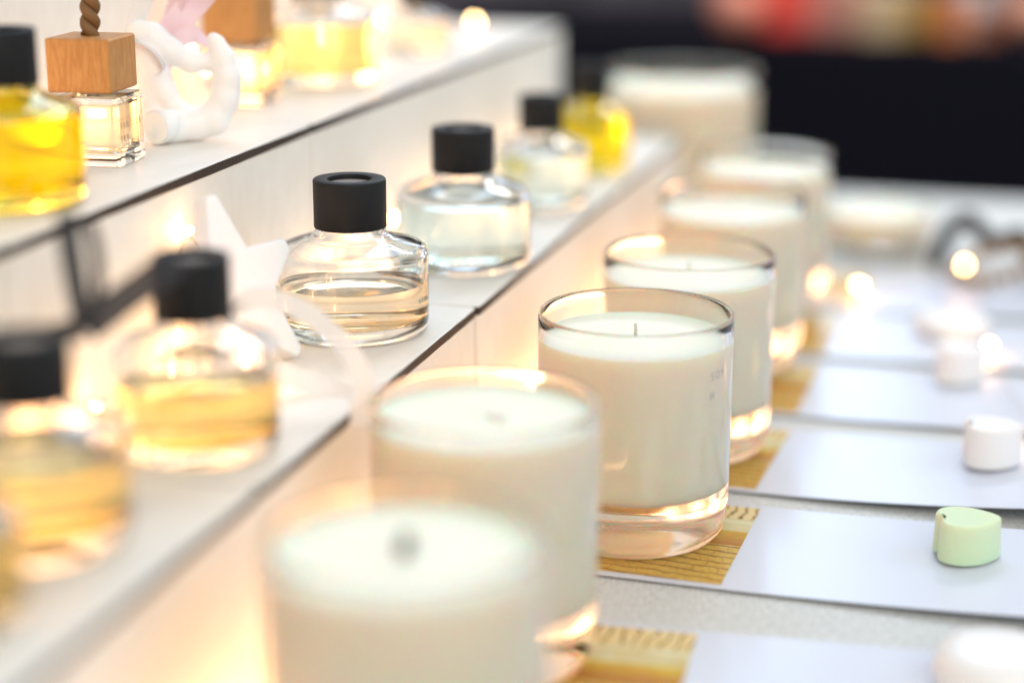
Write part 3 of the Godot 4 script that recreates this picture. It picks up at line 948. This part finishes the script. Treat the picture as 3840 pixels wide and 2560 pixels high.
	cm.tube(smooth([Vector3(-0.004, 0.004, 0.010), Vector3(0.004, 0.026, -0.005), Vector3(0.016, 0.034, -0.005), Vector3(0.028, 0.023, 0.0), Vector3(0.040, 0.022, 0.005), Vector3(0.050, 0.027, 0.005), Vector3(0.058, 0.016, 0.005), Vector3(0.060, 0.004, 0.007)]), [0.0060], 12)
	part("loop", cm, mat.ribbon_black, cb)

func lights_on_strings() -> void:
	var rng := RandomNumberGenerator.new()
	rng.seed = 17
	var row := func(x: float, y: float, z0: float, z1: float, step: float, dx: float, dy: float) -> Array:
		var a := []
		var z := z0
		while z > z1:
			a.append(Vector3(x + rng.randf_range(-dx, dx), y + rng.randf_range(0, dy), z + rng.randf_range(-0.006, 0.006)))
			z -= step
		return a
	var low: Array = row.call(-0.163, H1 + 0.004, 0.30, -0.50, 0.052, 0.003, 0.010)
	for extra in [Vector3(-0.168, 0.1330, 0.0616), Vector3(-0.1199, 0.0862, 0.1054), Vector3(-0.1256, 0.1050, 0.1027)]: low.append(extra)
	low.sort_custom(func(a, b): return a.z > b.z)
	string_lights("warm string lights behind the bottles on the lower step", low, 0.00018, [[0.14, 0.06, 3.0], [0.26, 0.06, 1.2], [0.11, 0.02, 1.2]])
	var high: Array = row.call(-0.2635, H2 + 0.004, 0.22, -0.52, 0.055, 0.003, 0.012)
	for extra in [Vector3(-0.222, 0.1600, -0.304), Vector3(-0.220, 0.1600, -0.502), Vector3(-0.262, 0.1788, -0.143)]: high.append(extra)
	high.sort_custom(func(a, b): return a.z > b.z)
	string_lights("warm string lights behind the bottles on the upper step", high, 0.00018, [[-0.24, 0.05, 6.0], [0.14, 0.05, 5.0]])
	string_lights("warm string lights on the cloth between the lower step and the candles", row.call(-0.066, 0.004, 0.32, -0.48, 0.040, 0.003, 0.016), 0.00075, [[0.22, 0.02, 1.3]])
	string_lights("warm string lights lying along the right ends of the cards", [Vector3(0.0537, 0.007, -0.4405), Vector3(0.1159, 0.010, -0.5055), Vector3(0.1377, 0.008, -0.3153), Vector3(0.164, 0.010, -0.1602)], 0.0003)

func far_stall() -> void:
	var t := thing("far_stall", "far stall table under a black cloth", "table", Vector3(0.0, -0.75, -2.75))
	var f := Mesher.new()
	f.box(Vector3(-0.95, 0, -0.35), Vector3(1.6, 0.70, 0.35), 0.006)
	part("cloth_front", f, mat.black_cloth, t)
	var y := -0.049
	var goods := [
		["paper_lantern", "salmon pink paper ball on the far stall", "lantern", Vector3(-0.345, y, -2.50), 0.045, lin(0.62, 0.22, 0.15), 0],
		["gift_box", "red gift box on the far stall", "box", Vector3(-0.262, y, -2.58), 0.055, lin(0.62, 0.05, 0.035), 1],
		["gift_box", "dusty pink gift box on the far stall", "box", Vector3(-0.175, y, -2.56), 0.042, lin(0.48, 0.20, 0.16), 1],
		["gift_box", "beige gift box on the far stall", "box", Vector3(-0.108, y, -2.52), 0.036, lin(0.45, 0.33, 0.20), 1],
		["tin", "mustard yellow tin on the far stall", "tin", Vector3(-0.055, y, -2.56), 0.030, lin(0.40, 0.26, 0.05), 2],
		["tin", "orange tin on the far stall", "tin", Vector3(0.012, y, -2.52), 0.030, lin(0.55, 0.17, 0.05), 2],
		["tin", "pale blue tin on the far stall", "tin", Vector3(0.052, y, -2.62), 0.032, lin(0.55, 0.58, 0.62), 2],
		["gift_box", "rust brown gift box on the far stall", "box", Vector3(0.075, y, -2.53), 0.022, lin(0.32, 0.10, 0.04), 1],
		["paper_lantern", "peach paper ball at the right of the far stall", "lantern", Vector3(0.150, y, -2.56), 0.040, lin(0.62, 0.28, 0.18), 0]]
	for k in goods:
		var o := thing(k[0], k[1], k[2], k[3], 0.3 * sin(k[3].x * 40.0), "goods on the far stall")
		var g := Mesher.new()
		var r: float = k[4]
		var m := solid(k[5], 0.4)
		if k[6] == 0:
			var pr := []
			for i in 13: pr.append(Vector2(maxf(sin(PI * i / 12.0), 0.0) * r if i % 12 else 0.0, r - cos(PI * i / 12.0) * r))
			g.lathe(pr, 32, 1.0, 80.0)
			part("ball", g, m, o)
		elif k[6] == 1:
			g.box(Vector3(-r, 0, -r), Vector3(r, r * 1.8, r), 0.003)
			part("box_body", g, m, o)
			var l := Mesher.new()
			l.box(Vector3(-r * 1.05, r * 1.8, -r * 1.05), Vector3(r * 1.05, r * 2.3, r * 1.05), 0.003)
			part("lid", l, m, o)
		else:
			g.lathe([Vector2(0, 0), Vector2(r, 0), Vector2(r, r * 2.4), Vector2(0, r * 2.4)], 32)
			part("can", g, m, o)
			var l := Mesher.new()
			l.lathe([Vector2(r * 1.04, r * 2.2), Vector2(r * 1.04, r * 2.5), Vector2(0, r * 2.5)], 32)
			part("lid", l, m, o)
	var c := Mesher.new()
	var prev := []
	for i in 161:
		var x := lerpf(-2.6, 2.2, i / 160.0)
		var z := -4.2 + 0.05 * sin(x * 18.0) + 0.02 * sin(x * 41.0)
		var nn := Vector3(-0.9 * cos(x * 18.0) - 0.82 * cos(x * 41.0), 0, 1).normalized()
		var r := [c.vert(Vector3(x, -0.75, z), nn), c.vert(Vector3(x, 0.30, z), nn), c.vert(Vector3(x, -0.75, z - 0.004), -nn), c.vert(Vector3(x, 0.30, z - 0.004), -nn)]
		if prev:
			c.quad(prev[0], r[0], r[1], prev[1])
			c.quad(prev[2], r[2], r[3], prev[3])
		prev = r
	var cu := part("curtain", c, mat.dark_curtain)
	tag(cu, "dark purple grey curtain hanging behind the far stall", "curtain")
